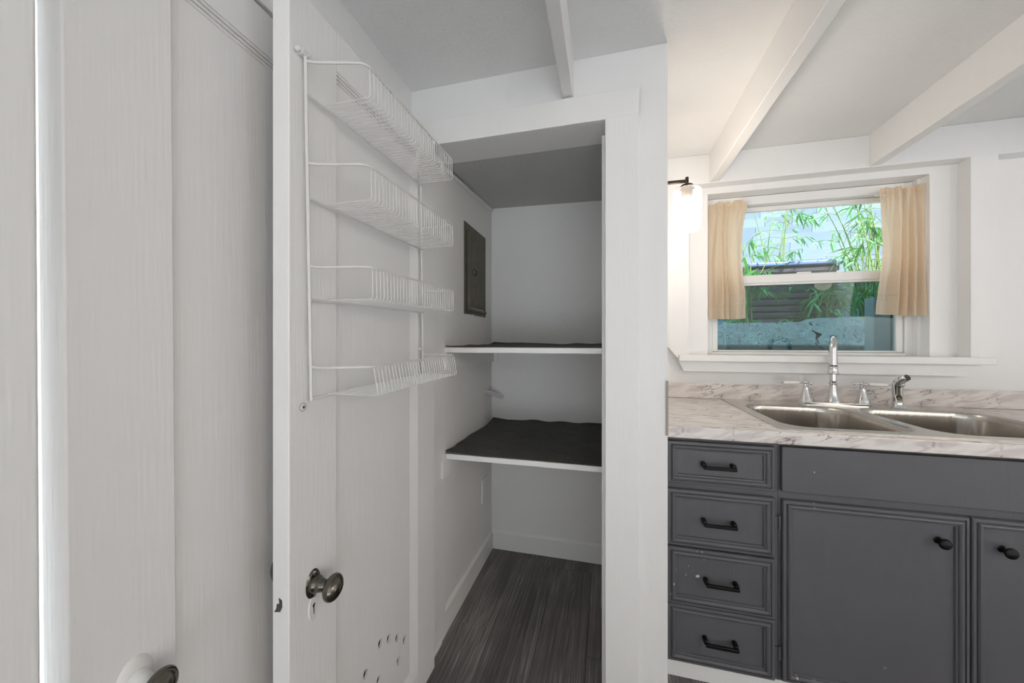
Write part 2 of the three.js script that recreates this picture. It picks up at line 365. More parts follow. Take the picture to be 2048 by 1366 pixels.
{ // single-hung vinyl window: fixed frame, upper sash further out, lower sash further in
  const w = thing('window_1', 'white vinyl single-hung window over the sink', null, [0.98, 1.147, 2.22]);
  part(w, 'window_frame', [box(0.525, 0.563, 1.15, 1.995, 2.19, 2.27, 0.003), box(1.412, 1.45, 1.15, 1.995, 2.19, 2.27, 0.003), box(0.563, 1.412, 1.95, 1.995, 2.19, 2.27, 0.003), box(0.563, 1.412, 1.15, 1.164, 2.19, 2.27, 0.003)], M.vinyl);
  const lo = part(w, 'lower_sash', [box(0.564, 0.592, 1.165, 1.575, 2.2, 2.226, 0.004), box(1.383, 1.411, 1.165, 1.575, 2.2, 2.226, 0.004), box(0.592, 1.383, 1.165, 1.174, 2.2, 2.226, 0.003), box(0.592, 1.383, 1.53, 1.575, 2.198, 2.226, 0.005), box(0.592, 1.383, 1.52, 1.531, 2.203, 2.22, 0.003)], M.vinyl);
  part(lo, 'pane', box(0.586, 1.388, 1.168, 1.526, 2.2125, 2.2135), M.tinted);
  part(lo, 'sash_lock', box(0.97, 1.03, 1.575, 1.584, 2.203, 2.222, 0.004), M.vinyl);
  const up = part(w, 'upper_sash', [box(0.564, 0.585, 1.56, 1.949, 2.232, 2.258, 0.003), box(1.39, 1.411, 1.56, 1.949, 2.232, 2.258, 0.003), box(0.585, 1.39, 1.925, 1.949, 2.232, 2.258, 0.003), box(0.585, 1.39, 1.56, 1.575, 2.232, 2.258, 0.003)], M.vinyl);
  part(up, 'pane', box(0.58, 1.395, 1.57, 1.93, 2.2445, 2.2455), M.glass);
  const sc = part(w, 'insect_screen', [box(0.566, 0.576, 1.165, 1.56, 2.262, 2.268), box(1.4, 1.41, 1.165, 1.56, 2.262, 2.268)], M.boxDark);
  part(sc, 'screen_mesh', box(0.57, 1.406, 1.165, 1.56, 2.2645, 2.2655), M.screen);
}
{ // daylight openings outside the picture: a glazed door on the right, a window behind
  const g = thing('window_2', 'white framed glass door in the right wall', null, [X1 + 0.06, 0, -0.4]);
  part(g, 'window_frame', [box(X1, X1 + 0.1, 0.03, 2, -0.6, -0.55), box(X1, X1 + 0.1, 0.03, 2, 0.44, 0.5), box(X1, X1 + 0.1, 0.03, 0.1, -0.55, 0.44), box(X1, X1 + 0.1, 1.94, 2, -0.55, 0.44)], M.vinyl);
  part(g, 'pane', box(X1 + 0.05, X1 + 0.056, 0.09, 1.95, -0.56, 0.45), M.glass);
  const b = thing('window_3', 'white framed sliding glass doors in the wall behind', null, [0.85, 0, D0 - 0.06]);
  part(b, 'window_frame', [box(-0.65, -0.61, 0.03, 2.08, D0 - 0.1, D0), box(2.31, 2.35, 0.03, 2.08, D0 - 0.1, D0), box(-0.61, 2.31, 0.03, 0.08, D0 - 0.1, D0), box(-0.61, 2.31, 2.04, 2.08, D0 - 0.1, D0), box(0.82, 0.88, 0.08, 2.04, D0 - 0.08, D0 - 0.03)], M.vinyl);
  part(b, 'pane', box(-0.62, 2.32, 0.07, 2.05, D0 - 0.056, D0 - 0.05), M.glass);
}

// ---------------------------------------------------------------- doors
// built as they lie when the face looks to +X: x is the height of a point over the face, d runs from the latch edge to the hinge edge
function doorLeaf(door, xf, dl, dh, holes, T = 0.042) {
  const yb = 0.012, yt = 1.952, st = 0.134, py0 = 0.1, py1 = 1.838, hs = 0.128;
  const stile = (name, a, b) => part(door, name, box(xf - T, xf, yb, yt, a, b, 0.003), M.paint);
  stile('latch_stile', dl, dl + st); stile('hinge_stile', dh - hs, dh);
  part(door, 'top_rail', box(xf - T, xf, py1 + 0.02, yt, dl + st, dh - hs, 0.001), M.paint);
  part(door, 'bottom_rail', box(xf - T, xf, yb, py0, dl + st, dh - hs, 0.001), M.paint);
  const p = wallAlong([dl + st - 0.005, dh - hs + 0.005, py0 - 0.005, py1 + 0.022], holes, xf - 0.016, xf - 0.009);
  part(door, 'panel', p, M.paint);
  // reeded strip under the top rail, plain bevels down the hinge side and along the bottom
  const reeds = [];
  for (let k = 0; k < 3; k++) reeds.push(box(xf - 0.012, xf - 0.001 - k * 0.0022, py1 + 0.0135 - k * 0.0075, py1 + 0.0195 - k * 0.0075, dl + st, dh - hs, 0.0018));
  part(door, 'reeded_moulding', reeds, M.paint);
  const bev = (pts) => { const g = new THREE.BufferGeometry(); g.setAttribute('position', new THREE.Float32BufferAttribute(pts.flatMap(([x, y, d]) => [x, y, -d]), 3)); g.computeVertexNormals(); return metric(g); };
  const hi = xf - 0.0005, lw = xf - 0.0095, e = dh - hs, y1 = py1 + 0.0;
  part(door, 'panel_bevel', [
    bev([[hi, py0, e], [hi, y1, e], [lw, y1, e - 0.036], [hi, py0, e], [lw, y1, e - 0.036], [lw, py0 + 0.036, e - 0.036]]),
    bev([[hi, py0, dl + st], [hi, py0, e], [lw, py0 + 0.036, e - 0.036], [hi, py0, dl + st], [lw, py0 + 0.036, e - 0.036], [lw, py0 + 0.036, dl + st]]),
  ], M.paint);
}
function doorKnob(door, x, y, d, painted) {
  const shank = lathe([[0, 0.036], [0.0075, 0.036], [0.009, 0.03], [0.0125, 0.023], [0.0145, 0.015], [0.0145, 0.011], [0.0175, 0.008], [0.018, 0.004], [0.018, 0]]).rotateZ(-PI / 2).translate(x + 0.004, y, -d);
  const k = part(door, 'door_knob', [
    new THREE.SphereGeometry(1, 32, 20).scale(0.0185, 0.0275, 0.0215).rotateX(-0.65).translate(x + 0.051, y, -d),
    lathe([[0.0085, 0], [0.0085, 0.02]]).rotateZ(-PI / 2).translate(x + 0.03, y, -d),
  ], M.pewter, 'aged pewter oval knob');
  part(k, 'shank', shank, painted ? M.paint : M.pewter);
  const w = painted ? 1.25 : 1;
  part(k, 'rose', lathe([[0, 0.006], [0.014, 0.006], [0.02, 0.0035], [0.0225, 0.0]], 32).rotateZ(-PI / 2).scale(1, 1.38 * w, 0.92 * w).translate(x, y, -d), painted ? M.paint : M.pewter);
  const sc = [];
  for (const s of [-1, 1]) sc.push(lathe([[0, 0.0018], [0.0028, 0.0014], [0.004, 0]], 10).rotateZ(-PI / 2).translate(x + 0.004, y + s * 0.024, -d));
  part(k, 'screw', sc, M.chrome);
  return k;
}
const keyShape = (d, y) => { const s = new THREE.Path(); s.absarc(d, y, 0.0045, -PI * 0.3, PI * 1.3); s.lineTo(d - 0.002, y - 0.02); s.lineTo(d + 0.002, y - 0.02); s.closePath(); return s; };
{ // pantry door, standing open at a right angle
  const xf = -0.615, dl = 0.59, dh = 1.228, dr = thing('door_1', 'white panelled pantry door standing open with a wire rack', null, [xf, 0, dh]);
  const spots = [[0.906, 0.358], [0.948, 0.339], [0.993, 0.305], [1.035, 0.265], [1.0, 0.228], [0.841, 0.328], [0.899, 0.259], [0.87, 0.20], [0.945, 0.18]];
  doorLeaf(dr, xf, dl, dh, spots.map(([d, y]) => { const h = new THREE.Path(); h.absellipse(d, y, 0.0095, 0.012, 0, 2 * PI); return h; }));
  part(dr, 'panel_back', box(xf - 0.042, xf - 0.036, 0.06, 1.87, dl + 0.12, dh - 0.12), M.dark);
  doorKnob(dr, xf, 0.695, 0.652, false);
  // the knob on the far face, of which the photograph shows a sliver
  part(dr, 'door_knob', new THREE.SphereGeometry(1, 24, 16).scale(0.015, 0.033, 0.022).translate(xf - 0.042 - 0.038, 0.72, -0.645), M.pewter);
  const esc = new THREE.Shape(); esc.absellipse(0.65, 0.642, 0.0115, 0.026, 0, 2 * PI);
  esc.holes.push(keyShape(0.652, 0.649));
  part(dr, 'keyhole_plate', extr(esc, 0.003).rotateY(PI / 2).translate(xf, 0, 0), M.porcelain);
  part(dr, 'keyhole', box(xf - 0.0003, xf + 0.0006, 0.622, 0.66, 0.645, 0.659), M.dark);
  const lp = new THREE.Shape(); lp.moveTo(-0.645, 0.69); lp.lineTo(-0.636, 0.692); lp.lineTo(-0.633, 0.699); lp.lineTo(-0.6335, 0.708); lp.lineTo(-0.638, 0.7105); lp.lineTo(-0.6372, 0.7035); lp.lineTo(-0.641, 0.7015); lp.lineTo(-0.6415, 0.696); lp.closePath();
  part(dr, 'latch_plate', extr(lp, 0.0012).translate(0.636, -0.698, 0).scale(1.7, 1.5, 1).translate(-0.6365, 0.683, -0.5905), M.pewter);
}
{ // left door, a little ajar
  const dr = thing('door_2', 'white panelled door ajar in the left wall', null, [-0.742, 0, 1.0]);
  doorLeaf(dr, -0.742, 0.324, 1.0, [], 0.05);
  part(dr, 'panel_back', box(-0.791, -0.785, 0.06, 1.87, 0.44, 0.88), M.paint);
  doorKnob(dr, -0.742, 0.688, 0.398, true);
  dr.rotation.set(0.0068, THREE.MathUtils.degToRad(2.1), 0);
  dr.position.z -= 0.0095;
}
{
  const c = struct('trim_14', box(-0.018, 0.018, -1.22, 0.86, -0.06, 0.06, 0.004), M.paint, 'white casing of the left door, nearest the camera');
  c.position.set(-0.723, 1.22, -0.2375);
  c.rotation.x = 0.0048;
}

// ---------------------------------------------------------------- wire rack on the pantry door
{
  const xb = -0.604, xfr = -0.485, da = 0.635, db = 1.118;
  const rk = thing('door_rack', 'white wire rack of four baskets hung on the open pantry door', 'rack', [-0.615, 1.09, 0.88]);
  for (const [d, a, b] of [[da, 1.1, 1.817], [db, 1.088, 1.79]]) part(rk, 'upright', tube([V(xb, a, d), V(xb, b, d)], 0.0034, 8), M.wire);
  const rims = [1.807, 1.598, 1.384, 1.172], bots = [1.741, 1.525, 1.313, 1.104];
  for (let k = 0; k < 4; k++) {
    const lean = k === 3 ? 0.01 : 0, xe = xfr - (k === 3 ? 0.0 : 0);
    const rim = bent([V(xb + 0.003, rims[k], da), V(xb + 0.018, rims[k] - 0.003, da + 0.004), V(xe, rims[k] - 0.002, da + 0.034), V(xe, rims[k] - 0.002, db - 0.004), V(xb + 0.003, rims[k], db)], 0.018, 6);
    const bk = part(rk, 'basket', tube(rim, 0.0027, 8), M.wire);
    part(bk, 'back_rail', tube([V(xb + 0.002, bots[k], da), V(xb + 0.002, bots[k], db + 0.004)], 0.0025, 7), M.wire);
    const one = tube(bent([V(xb + 0.002, bots[k] + 0.003, da + 0.048), V(xe + lean, bots[k] + 0.002, da + 0.048), V(xe, rims[k] - 0.003, da + 0.048)], 0.008, 4), 0.00125, 6);
    one.translate(0.615, -1.09, 0.88);
    const n = 32, pitch = (db - 0.012 - (da + 0.048)) / (n - 1);
    for (let i = 0; i < n; i++) {
      const m = setUp(new THREE.Mesh(one, M.wire));
      m.name = 'wire'; m.position.z = -i * pitch;
      bk.add(m);
    }
  }
  const clip = (x, y, d) => [box(x - 0.012, x + 0.004, y - 0.006, y + 0.006, d - 0.008, d + 0.008, 0.003), ball(0.006, x - 0.003, y, d - 0.012, 1.2, 1, 1, 10), ball(0.0055, x, y + 0.002, d + 0.011, 1, 1, 1, 10)];
  part(rk, 'clip', clip(xb, 1.822, da - 0.004), M.wire);
  part(rk, 'clip', clip(xb, 1.19, db), M.wire);
  part(rk, 'washer', lathe([[0.003, 0.002], [0.0075, 0.002], [0.009, 0], [0.003, 0]], 18).rotateZ(-PI / 2).translate(-0.6145, 1.088, -(da - 0.011)), M.wire);
  part(rk, 'screw', ball(0.003, -0.6135, 1.088, da - 0.011, 0.6, 1, 1, 10), M.pewter);
  rk.rotation.x = 0.021;
}

// ---------------------------------------------------------------- pantry fittings
function wavySheet(x0, x1, d0, d1, y, amp, s) {   // shelf liner with hand-cut edges that ride up at the walls
  const nx = 40, nd = 20, g = new THREE.BoxGeometry(1, 1, 1, nx, 1, nd), p = g.attributes.position;
  for (let i = 0; i < p.count; i++) {
    const u = p.getX(i) + 0.5, v = 0.5 - p.getZ(i), up = p.getY(i) > 0;
    const ed = 0.006 * (noise(u * 14, 3, 99, 9, s) - 0.5), el = 0.014 * (noise(v * 9, 5, 99, 9, s + 1) - 0.5);
    const x = x0 + (x1 - x0) * u + el * (1 - u), d = d0 + (d1 - d0) * v + ed * v * 2 - 0.003 * noise(u * 20, 7, 99, 9, s) * (1 - v);
    const lift = amp * (noise(u * 5, v * 4, 99, 99, s + 2) * 0.4 + Math.pow(v, 8) * (0.6 + 1.6 * noise(u * 9, 1, 99, 9, s + 3)) + Math.pow(1 - u, 10) * 1.4 * noise(v * 7, 2, 99, 9, s + 4));
    p.setXYZ(i, x, y + lift + (up ? 0.0022 : 0), -d);
  }
  g.computeVertexNormals();
  return metric(g);
}
function pantryShelf(label, y, df, s) {
  const t = thing('pantry_shelf', label, 'shelf', [-0.28, y - 0.022, 1.7]);
  part(t, 'board', box(-0.645, 0.084, y - 0.022, y, df, 2.048, 0.0025), M.paint);
  part(t, 'shelf_liner', wavySheet(-0.645, 0.083, df + 0.002, 2.046, y + 0.0002, 0.006, s), M.liner, 'dark grey hand-cut shelf liner');
  part(t, 'cleat', box(-0.657, -0.638, y - 0.092, y - 0.0225, df - 0.04 * (s === 5), 2.045, 0.002), M.paint);
  part(t, 'cleat', box(-0.6375, -0.615, y - 0.092, y - 0.0225, 2.03, 2.049, 0.002), M.paint);
}
pantryShelf('upper pantry shelf near eye level, its dark liner seen only as a thin line', 1.196, 1.374, 4);
pantryShelf('lower pantry shelf at waist height with its wide dark grey liner in full view', 0.754, 1.386, 5);
{ // recessed fuse panel in the left pantry wall
  const X = -0.657, t = thing('fuse_panel', 'old dark metal fuse panel set in the left pantry wall', 'electrical panel', [X, 1.354, 1.77]);
  part(t, 'panel_frame', [box(X - 0.004, X + 0.004, 1.354, 1.797, 1.615, 1.655), box(X - 0.004, X + 0.004, 1.354, 1.375, 1.655, 1.925), box(X - 0.004, X + 0.004, 1.745, 1.797, 1.655, 1.925), box(X - 0.004, X + 0.004, 1.375, 1.745, 1.915, 1.925)], M.fuse);
  part(t, 'raised_lip', [box(X + 0.002, X + 0.016, 1.37, 1.765, 1.648, 1.668, 0.004), box(X + 0.002, X + 0.014, 1.37, 1.384, 1.668, 1.915, 0.003)], M.fuse);
  const dr = part(t, 'panel_door', box(X - 0.002, X + 0.0085, 1.392, 1.752, 1.69, 1.91, 0.012), M.fuse);
  part(dr, 'latch', [box(X + 0.0085, X + 0.012, 1.557, 1.582, 1.712, 1.738, 0.003)], M.pewter);
  part(dr, 'latch_ring', tube(bent([V(X + 0.013, 1.555, 1.722), V(X + 0.013, 1.555, 1.752), V(X + 0.013, 1.585, 1.752), V(X + 0.013, 1.585, 1.722)], 0.006, 3), 0.0018, 6), M.black);
  part(t, 'rough_edge', [0, 1, 2, 3, 4, 5, 6].map((i) => ball(0.006, X + 0.001, 1.35 + 0.002 * (i % 3), 1.64 + i * 0.044, 0.7, 0.7, 2.6, 8)), M.paint, 'ragged plaster edge under the panel');
}
{ // two painted pipes from the left wall into the back wall
  const t = thing('pipe_pair', 'two short white painted pipes crossing the pantry corner between the shelves', 'pipes', [-0.62, 0.9, 2.0]);
  for (const k of [0, 1]) part(t, 'pipe', tube(bent([V(-0.66, 0.948 - k * 0.014, 1.90 + k * 0.02), V(-0.635, 0.937 - k * 0.014, 1.955 + k * 0.012), V(-0.60, 0.905 - k * 0.012, 2.03), V(-0.585, 0.9 - k * 0.012, 2.056)], 0.03, 4), 0.0065, 8), M.paint);
}
{ // painted-over blank plate low on the left wall
  const t = thing('wall_plate', 'painted-over blank cover plate low on the left pantry wall', 'cover plate', [-0.657, 0.33, 1.9]);
  part(t, 'plate', box(-0.658, -0.6515, 0.335, 0.462, 1.868, 1.955, 0.0015), M.paint);
  part(t, 'screw', ball(0.0025, -0.6515, 0.398, 1.91, 0.5, 1, 1, 8), M.paint);
}

// ---------------------------------------------------------------- kitchen cabinets
const FACE = 1.432, FRONT = 1.414;   // face frame, drawer and door fronts
const PROFILE = [[0, -0.018], [0, -0.003], [0.002, 0], [0.009, 0.0005], [0.0095, -0.004], [0.0125, -0.004], [0.0135, 0], [0.0165, 0.0042], [0.0195, 0.0052], [0.023, 0.0042], [0.0265, 0.0012], [0.0272, -0.0035], [0.032, -0.004], [0.034, -0.01]];
function frontPanel(parent, name, x0, x1, y0, y1) {
  return part(parent, name, moulding(x0, x1, y0, y1, FRONT, PROFILE, true), M.grey);
}
function pull(parent, x, y) {   // black bar pull: two square feet and a bar
  const f = FRONT + 0.01, w = 0.048;
  part(parent, 'handle', [box(x - w - 0.006, x - w + 0.008, y - 0.004, y + 0.012, f - 0.03, f, 0.004), box(x + w - 0.008, x + w + 0.006, y - 0.004, y + 0.012, f - 0.03, f, 0.004), box(x - w - 0.002, x + w + 0.006, y - 0.008, y + 0.004, f - 0.036, f - 0.026, 0.003)], M.black, 'black metal bar pull');
}
{
  const t = thing('drawer_cabinet', 'narrow charcoal base cabinet with a stack of four drawers beside the pantry', 'cabinet', [0.38, 0.06, 1.75]);
  part(t, 'carcass', [box(0.2, 0.212, 0.06, 0.868, FACE, 2.08), box(0.562, 0.57, 0.06, 0.868, FACE + 0.02, 2.08), box(0.212, 0.562, 0.06, 0.075, FACE + 0.02, 2.08)], M.grey);
  part(t, 'face_frame', [box(0.2, 0.226, 0.06, 0.868, FACE, FACE + 0.02), box(0.545, 0.57, 0.06, 0.868, FACE, FACE + 0.02), box(0.226, 0.545, 0.845, 0.868, FACE, FACE + 0.02), box(0.226, 0.545, 0.683, 0.715, FACE, FACE + 0.02), box(0.226, 0.545, 0.47, 0.49, FACE, FACE + 0.02), box(0.226, 0.545, 0.265, 0.28, FACE, FACE + 0.02), box(0.226, 0.545, 0.06, 0.075, FACE, FACE + 0.02)], M.grey);
  for (const [y0, y1, hx, hy] of [[0.709, 0.861, 0.381, 0.781], [0.485, 0.687, 0.383, 0.58], [0.274, 0.478, 0.389, 0.37], [0.066, 0.272, 0.387, 0.162]]) {
    const d = frontPanel(t, 'drawer', 0.217, 0.556, y0, y1);
    pull(d, hx, hy);
  }
}
{
  const t = thing('sink_cabinet', 'wide charcoal base cabinet under the sink with two moulded doors', 'cabinet', [1.08, 0.06, 1.75]);
  part(t, 'carcass', [box(0.571, 0.58, 0.06, 0.868, FACE + 0.02, 2.08), box(1.58, 1.6, 0.06, 0.868, FACE, 2.08), box(0.58, 1.58, 0.06, 0.075, FACE + 0.02, 2.08)], M.grey);
  part(t, 'face_frame', [box(0.571, 0.6, 0.06, 0.868, FACE, FACE + 0.02), box(1.05, 1.1, 0.09, 0.67, FACE, FACE + 0.02), box(1.575, 1.6, 0.06, 0.868, FACE, FACE + 0.02), box(0.6, 1.575, 0.67, 0.868, FACE, FACE + 0.02), box(0.6, 1.575, 0.06, 0.09, FACE, FACE + 0.02)], M.grey);
  part(t, 'false_front', box(0.576, 1.59, 0.712, 0.864, FRONT, FACE, 0.003), M.grey);
  for (const [x0, x1, kx, hinge] of [[0.579, 1.0715, 1.0, 1], [1.0765, 1.572, 1.153, 0]]) {
    const d = frontPanel(t, 'cabinet_door', x0, x1, 0.07, 0.684);
    const f = FRONT + 0.01;
    part(d, 'knob', lathe([[0, 0.034], [0.009, 0.0335], [0.015, 0.03], [0.0165, 0.026], [0.014, 0.021], [0.007, 0.017], [0.006, 0.01], [0.007, 0.003], [0.011, 0]], 24).rotateX(PI / 2).translate(kx, 0.602 - (hinge ? 0 : 0.006), -f), M.black, 'black mushroom knob');
    if (hinge) for (const y of [0.603, 0.157]) part(d, 'hinge', [box(0.558, 0.572, y - 0.018, y + 0.018, FACE - 0.004, FACE, 0.001), tube([V(0.573, y - 0.022, FACE - 0.008), V(0.573, y + 0.022, FACE - 0.008)], 0.0042, 8)], M.grey);
  }
}
struct('trim_15', box(0.2, X1, 0.0, 0.88, 2.09, 2.1105), M.wall, 'wall lining behind the base cabinets');

// ---------------------------------------------------------------- worktop, sink, tap
const TOP = 0.92, FR = 1.385, BK = 2.095;
const SX0 = 0.572, SX1 = 1.528, SD0 = 1.42, SD1 = 2.088;
function rrect(S, x0, x1, a, b, r) { const s = new S(); s.moveTo(x0 + r, a); s.lineTo(x1 - r, a); s.absarc(x1 - r, a + r, r, -PI / 2, 0); s.lineTo(x1, b - r); s.absarc(x1 - r, b - r, r, 0, PI / 2); s.lineTo(x0 + r, b); s.absarc(x0 + r, b - r, r, PI / 2, PI); s.lineTo(x0, a + r); s.absarc(x0 + r, a + r, r, PI, PI * 1.5); s.closePath(); return s; }
const lying = (shape, y0, y1, opt) => extr(shape, y1 - y0, { curveSegments: 24, ...opt }).rotateX(-PI / 2).translate(0, y0, 0);   // shape in (X, D), thickness upwards
{
  const t = thing('worktop', 'pale veined marble-look laminate worktop with a low backsplash', 'worktop', [1.0, TOP - 0.04, 1.75]);
  const s = rect(0.197, 2.6, FR, BK + 0.005, THREE.Shape);
  s.holes.push(rrect(THREE.Path, SX0 + 0.012, SX1 - 0.012, SD0 + 0.012, SD1 - 0.012, 0.03));
  part(t, 'slab', metric(lying(s, TOP - 0.037, TOP - 0.004, { bevelEnabled: true, bevelSize: 0.004, bevelThickness: 0.004, bevelSegments: 3, bevelOffset: -0.004 })), M.marble);
  part(t, 'backsplash', box(0.197, 2.6, TOP, 1.0, BK, BK + 0.0145, 0.004), M.marble);
  part(t, 'side_splash', box(0.1865, 0.1935, TOP - 0.002, TOP + 0.174, 1.247, 1.2515, 0.001), std({ color: '#a59c92', roughness: 0.5 }), 'laminate edge with shade painted into its brownish colour');  // brown-grey colour stands for the shadow on the laminate edge
  part(t, 'caulk', tube([V(0.2, 1.001, BK + 0.0105), V(2.6, 1.001, BK + 0.0105)], 0.0035, 6), M.porcelain);
}
{
  const t = thing('sink', 'double bowl stainless steel drop-in sink under the window', 'sink', [1.05, TOP, 1.75]);
  const B = [[0.613, 1.008], [1.048, 1.49]], d0 = 1.462, d1 = 1.945, r = 0.085;
  const s = rrect(THREE.Shape, SX0, SX1, SD0, SD1, 0.03);
  for (const [a, b] of B) s.holes.push(rrect(THREE.Path, a, b, d0, d1, r));
  part(t, 'deck', metric(lying(s, TOP + 0.0003, TOP + 0.0035, { bevelEnabled: true, bevelSize: 0.003, bevelThickness: 0.002, bevelSegments: 3, bevelOffset: -0.003 })), M.steel);
  for (const [a, b] of B) {   // each bowl: rings of a rounded rectangle that go over the lip and down to the drain
    const rings = [[-0.004, 0.0045, r], [0.0, 0.005, r], [0.004, 0.003, r], [0.007, -0.004, r], [0.01, -0.02, r], [0.016, -0.13, r * 0.95], [0.02, -0.155, r * 0.9], [0.032, -0.173, r * 0.8], [0.055, -0.18, r * 0.6], [0.15, -0.184, 0.04]];
    const pos = [], idx = [], uv = [];
    let n = 0;
    rings.forEach(([i, h, rr]) => {
      const pts = rrect(THREE.Shape, a + i, b - i, d0 + i, d1 - i, rr).getPoints(14).slice(0, -1);
      n = pts.length;
      let l = 0;
      pts.forEach((p, k) => { if (k) l += p.distanceTo(pts[k - 1]); pos.push(p.x, TOP + h, -p.y); uv.push(l, h); });
    });
    for (let j = 0; j + 1 < rings.length; j++) for (let k = 0; k < n; k++) { const p = j * n + k, q = j * n + (k + 1) % n; idx.push(p, q, p + n, q, q + n, p + n); }
    const c = pos.length / 3; pos.push((a + b) / 2, TOP - 0.185, -(d0 + d1) / 2); uv.push(0, 0);
    for (let k = 0; k < n; k++) idx.push((rings.length - 1) * n + k, (rings.length - 1) * n + (k + 1) % n, c);
    const g = new THREE.BufferGeometry();
    g.setAttribute('position', new THREE.Float32BufferAttribute(pos, 3)); g.setAttribute('uv', new THREE.Float32BufferAttribute(uv, 2)); g.setIndex(idx); g.computeVertexNormals();
    const bowl = part(t, 'bowl', g, M.bowl);
    part(bowl, 'drain', lathe([[0, 0.002], [0.025, 0.002], [0.04, 0.005], [0.045, 0.003]], 28).translate((a + b) / 2, TOP - 0.1835, -(d0 + d1) / 2), M.chrome);
  }
}
{
  const dp = 2.005, y0 = TOP + 0.0035, t = thing('tap', 'chrome bridge-plate kitchen tap with porcelain lever handles and a gooseneck spout', 'tap', [1.025, y0, dp]);
  const s = rrect(THREE.Shape, 0.885, 1.165, dp - 0.032, dp + 0.032, 0.0319);
  part(t, 'base_plate', lying(s, y0 + 0.001, y0 + 0.012, { bevelEnabled: true, bevelSize: 0.005, bevelThickness: 0.004, bevelSegments: 4, bevelOffset: -0.005 }), M.chrome);
  const bell = (x, h) => lathe([[0, h], [0.011, h], [0.011, h - 0.006], [0.009, h - 0.01], [0.012, h - 0.022], [0.0185, h - 0.045], [0.0225, h - 0.058], [0.0265, h - 0.064], [0.0265, h - 0.072], [0.03, h - 0.076], [0.03, 0.01]], 28).translate(x, y0, -dp);
  for (const [x, dir] of [[0.914, -1], [1.136, 1]]) {
    const v = part(t, 'valve', [bell(x, 0.09), lathe([[0, 0.114], [0.006, 0.112], [0.011, 0.106], [0.0105, 0.1], [0.007, 0.096], [0.011, 0.09]], 20).translate(x, y0, -dp)], M.chrome);
    const hy = y0 + 0.101, arm = (dx, dd) => [tube([V(x, hy, dp), V(x + dx * 0.026, hy, dp + dd * 0.026)], 0.0042, 8), ball(0.0065, x + dx * 0.028, hy, dp + dd * 0.028, 1, 1, 1, 12)];
    part(v, 'cross_handle', [...arm(-dir, 0.25), ...arm(-0.3 * dir, -1), ...arm(0.3 * dir, 1), ...arm(dir, 0)], M.chrome);
    const lever = lathe([[0, 0], [0.006, 0.001], [0.0085, 0.02], [0.0095, 0.04], [0.008, 0.062], [0.006, 0.07], [0, 0.071]], 16).rotateZ(dir > 0 ? -PI / 2 - 0.03 : PI / 2 + 0.03).translate(x + dir * 0.024, hy, -dp);
    part(v, 'lever', lever, M.porcelain, 'white porcelain lever');
    part(v, 'lever_tip', ball(0.0052, x + dir * 0.099, hy + 0.002, dp, 1.1, 1, 1, 12), M.chrome);
  }
  // spout swung towards the camera: ux, ud is that direction on plan
  const px = 1.022, ux = -0.455, ud = -0.89, reach = 0.125, top = 0.262;
  const base = part(t, 'spout_base', [lathe([[0.013, 0.105], [0.0165, 0.104], [0.0165, 0.1], [0.0135, 0.098], [0.015, 0.07], [0.019, 0.045], [0.026, 0.025], [0.03, 0.018], [0.03, 0.01]], 28).translate(px, y0, -dp)], M.chrome);
  const path = [];
  for (let i = 0; i <= 6; i++) path.push(V(px, y0 + 0.09 + (top - 0.09) * i / 6, dp));
  for (let i = 1; i <= 18; i++) { const a = (i / 18) * PI, q = (1 - Math.cos(a)) / 2 * reach; path.push(V(px + ux * q, y0 + top + Math.sin(a) * reach * 0.42, dp + ud * q)); }
  for (let i = 1; i <= 6; i++) path.push(V(px + ux * reach, y0 + top - i * 0.013, dp + ud * reach));
  part(base, 'spout', tube(path, (k) => k < 0.3 ? 0.0125 : 0.0115 + 0.0045 * step(0.45, 1, k), 20), M.chrome);
  part(base, 'spout_tip', lathe([[0, -0.001], [0.021, 0], [0.0215, 0.004], [0.018, 0.012], [0.0165, 0.024], [0.0185, 0.026], [0.0185, 0.03], [0.015, 0.032]], 28).translate(px + ux * reach, y0 + top - 0.108, -(dp + ud * reach)), M.chrome);
}
{
  const x = 1.262, dp = 2.0, y0 = TOP + 0.0035, t = thing('side_sprayer', 'chrome pull-out side sprayer standing right of the tap', 'sprayer', [x, y0, dp]);
  part(t, 'holder', lathe([[0, 0.03], [0.017, 0.03], [0.0195, 0.024], [0.0195, 0.016], [0.022, 0.012], [0.028, 0.004], [0.032, 0]], 28).translate(x, y0, -dp), M.chrome);
  part(t, 'body', tube([V(x, y0 + 0.025, dp), V(x, y0 + 0.06, dp), V(x - 0.001, y0 + 0.09, dp), V(x - 0.001, y0 + 0.106, dp - 0.002), V(x + 0.002, y0 + 0.12, dp - 0.009), V(x + 0.006, y0 + 0.131, dp - 0.02), V(x + 0.012, y0 + 0.139, dp - 0.035)], (k) => 0.0165 + 0.003 * Math.sin(k * PI) - 0.002 * step(0.6, 1, k), 20), M.chrome);
  part(t, 'spray_face', new THREE.CylinderGeometry(0.0125, 0.0125, 0.003, 24).rotateX(1.05).rotateY(0.4).translate(x + 0.0124, y0 + 0.1396, -(dp - 0.0362)), M.pewter);
  part(t, 'trigger', ball(0.009, x + 0.006, y0 + 0.104, dp - 0.017, 1.1, 0.9, 1, 14), M.chrome);
}

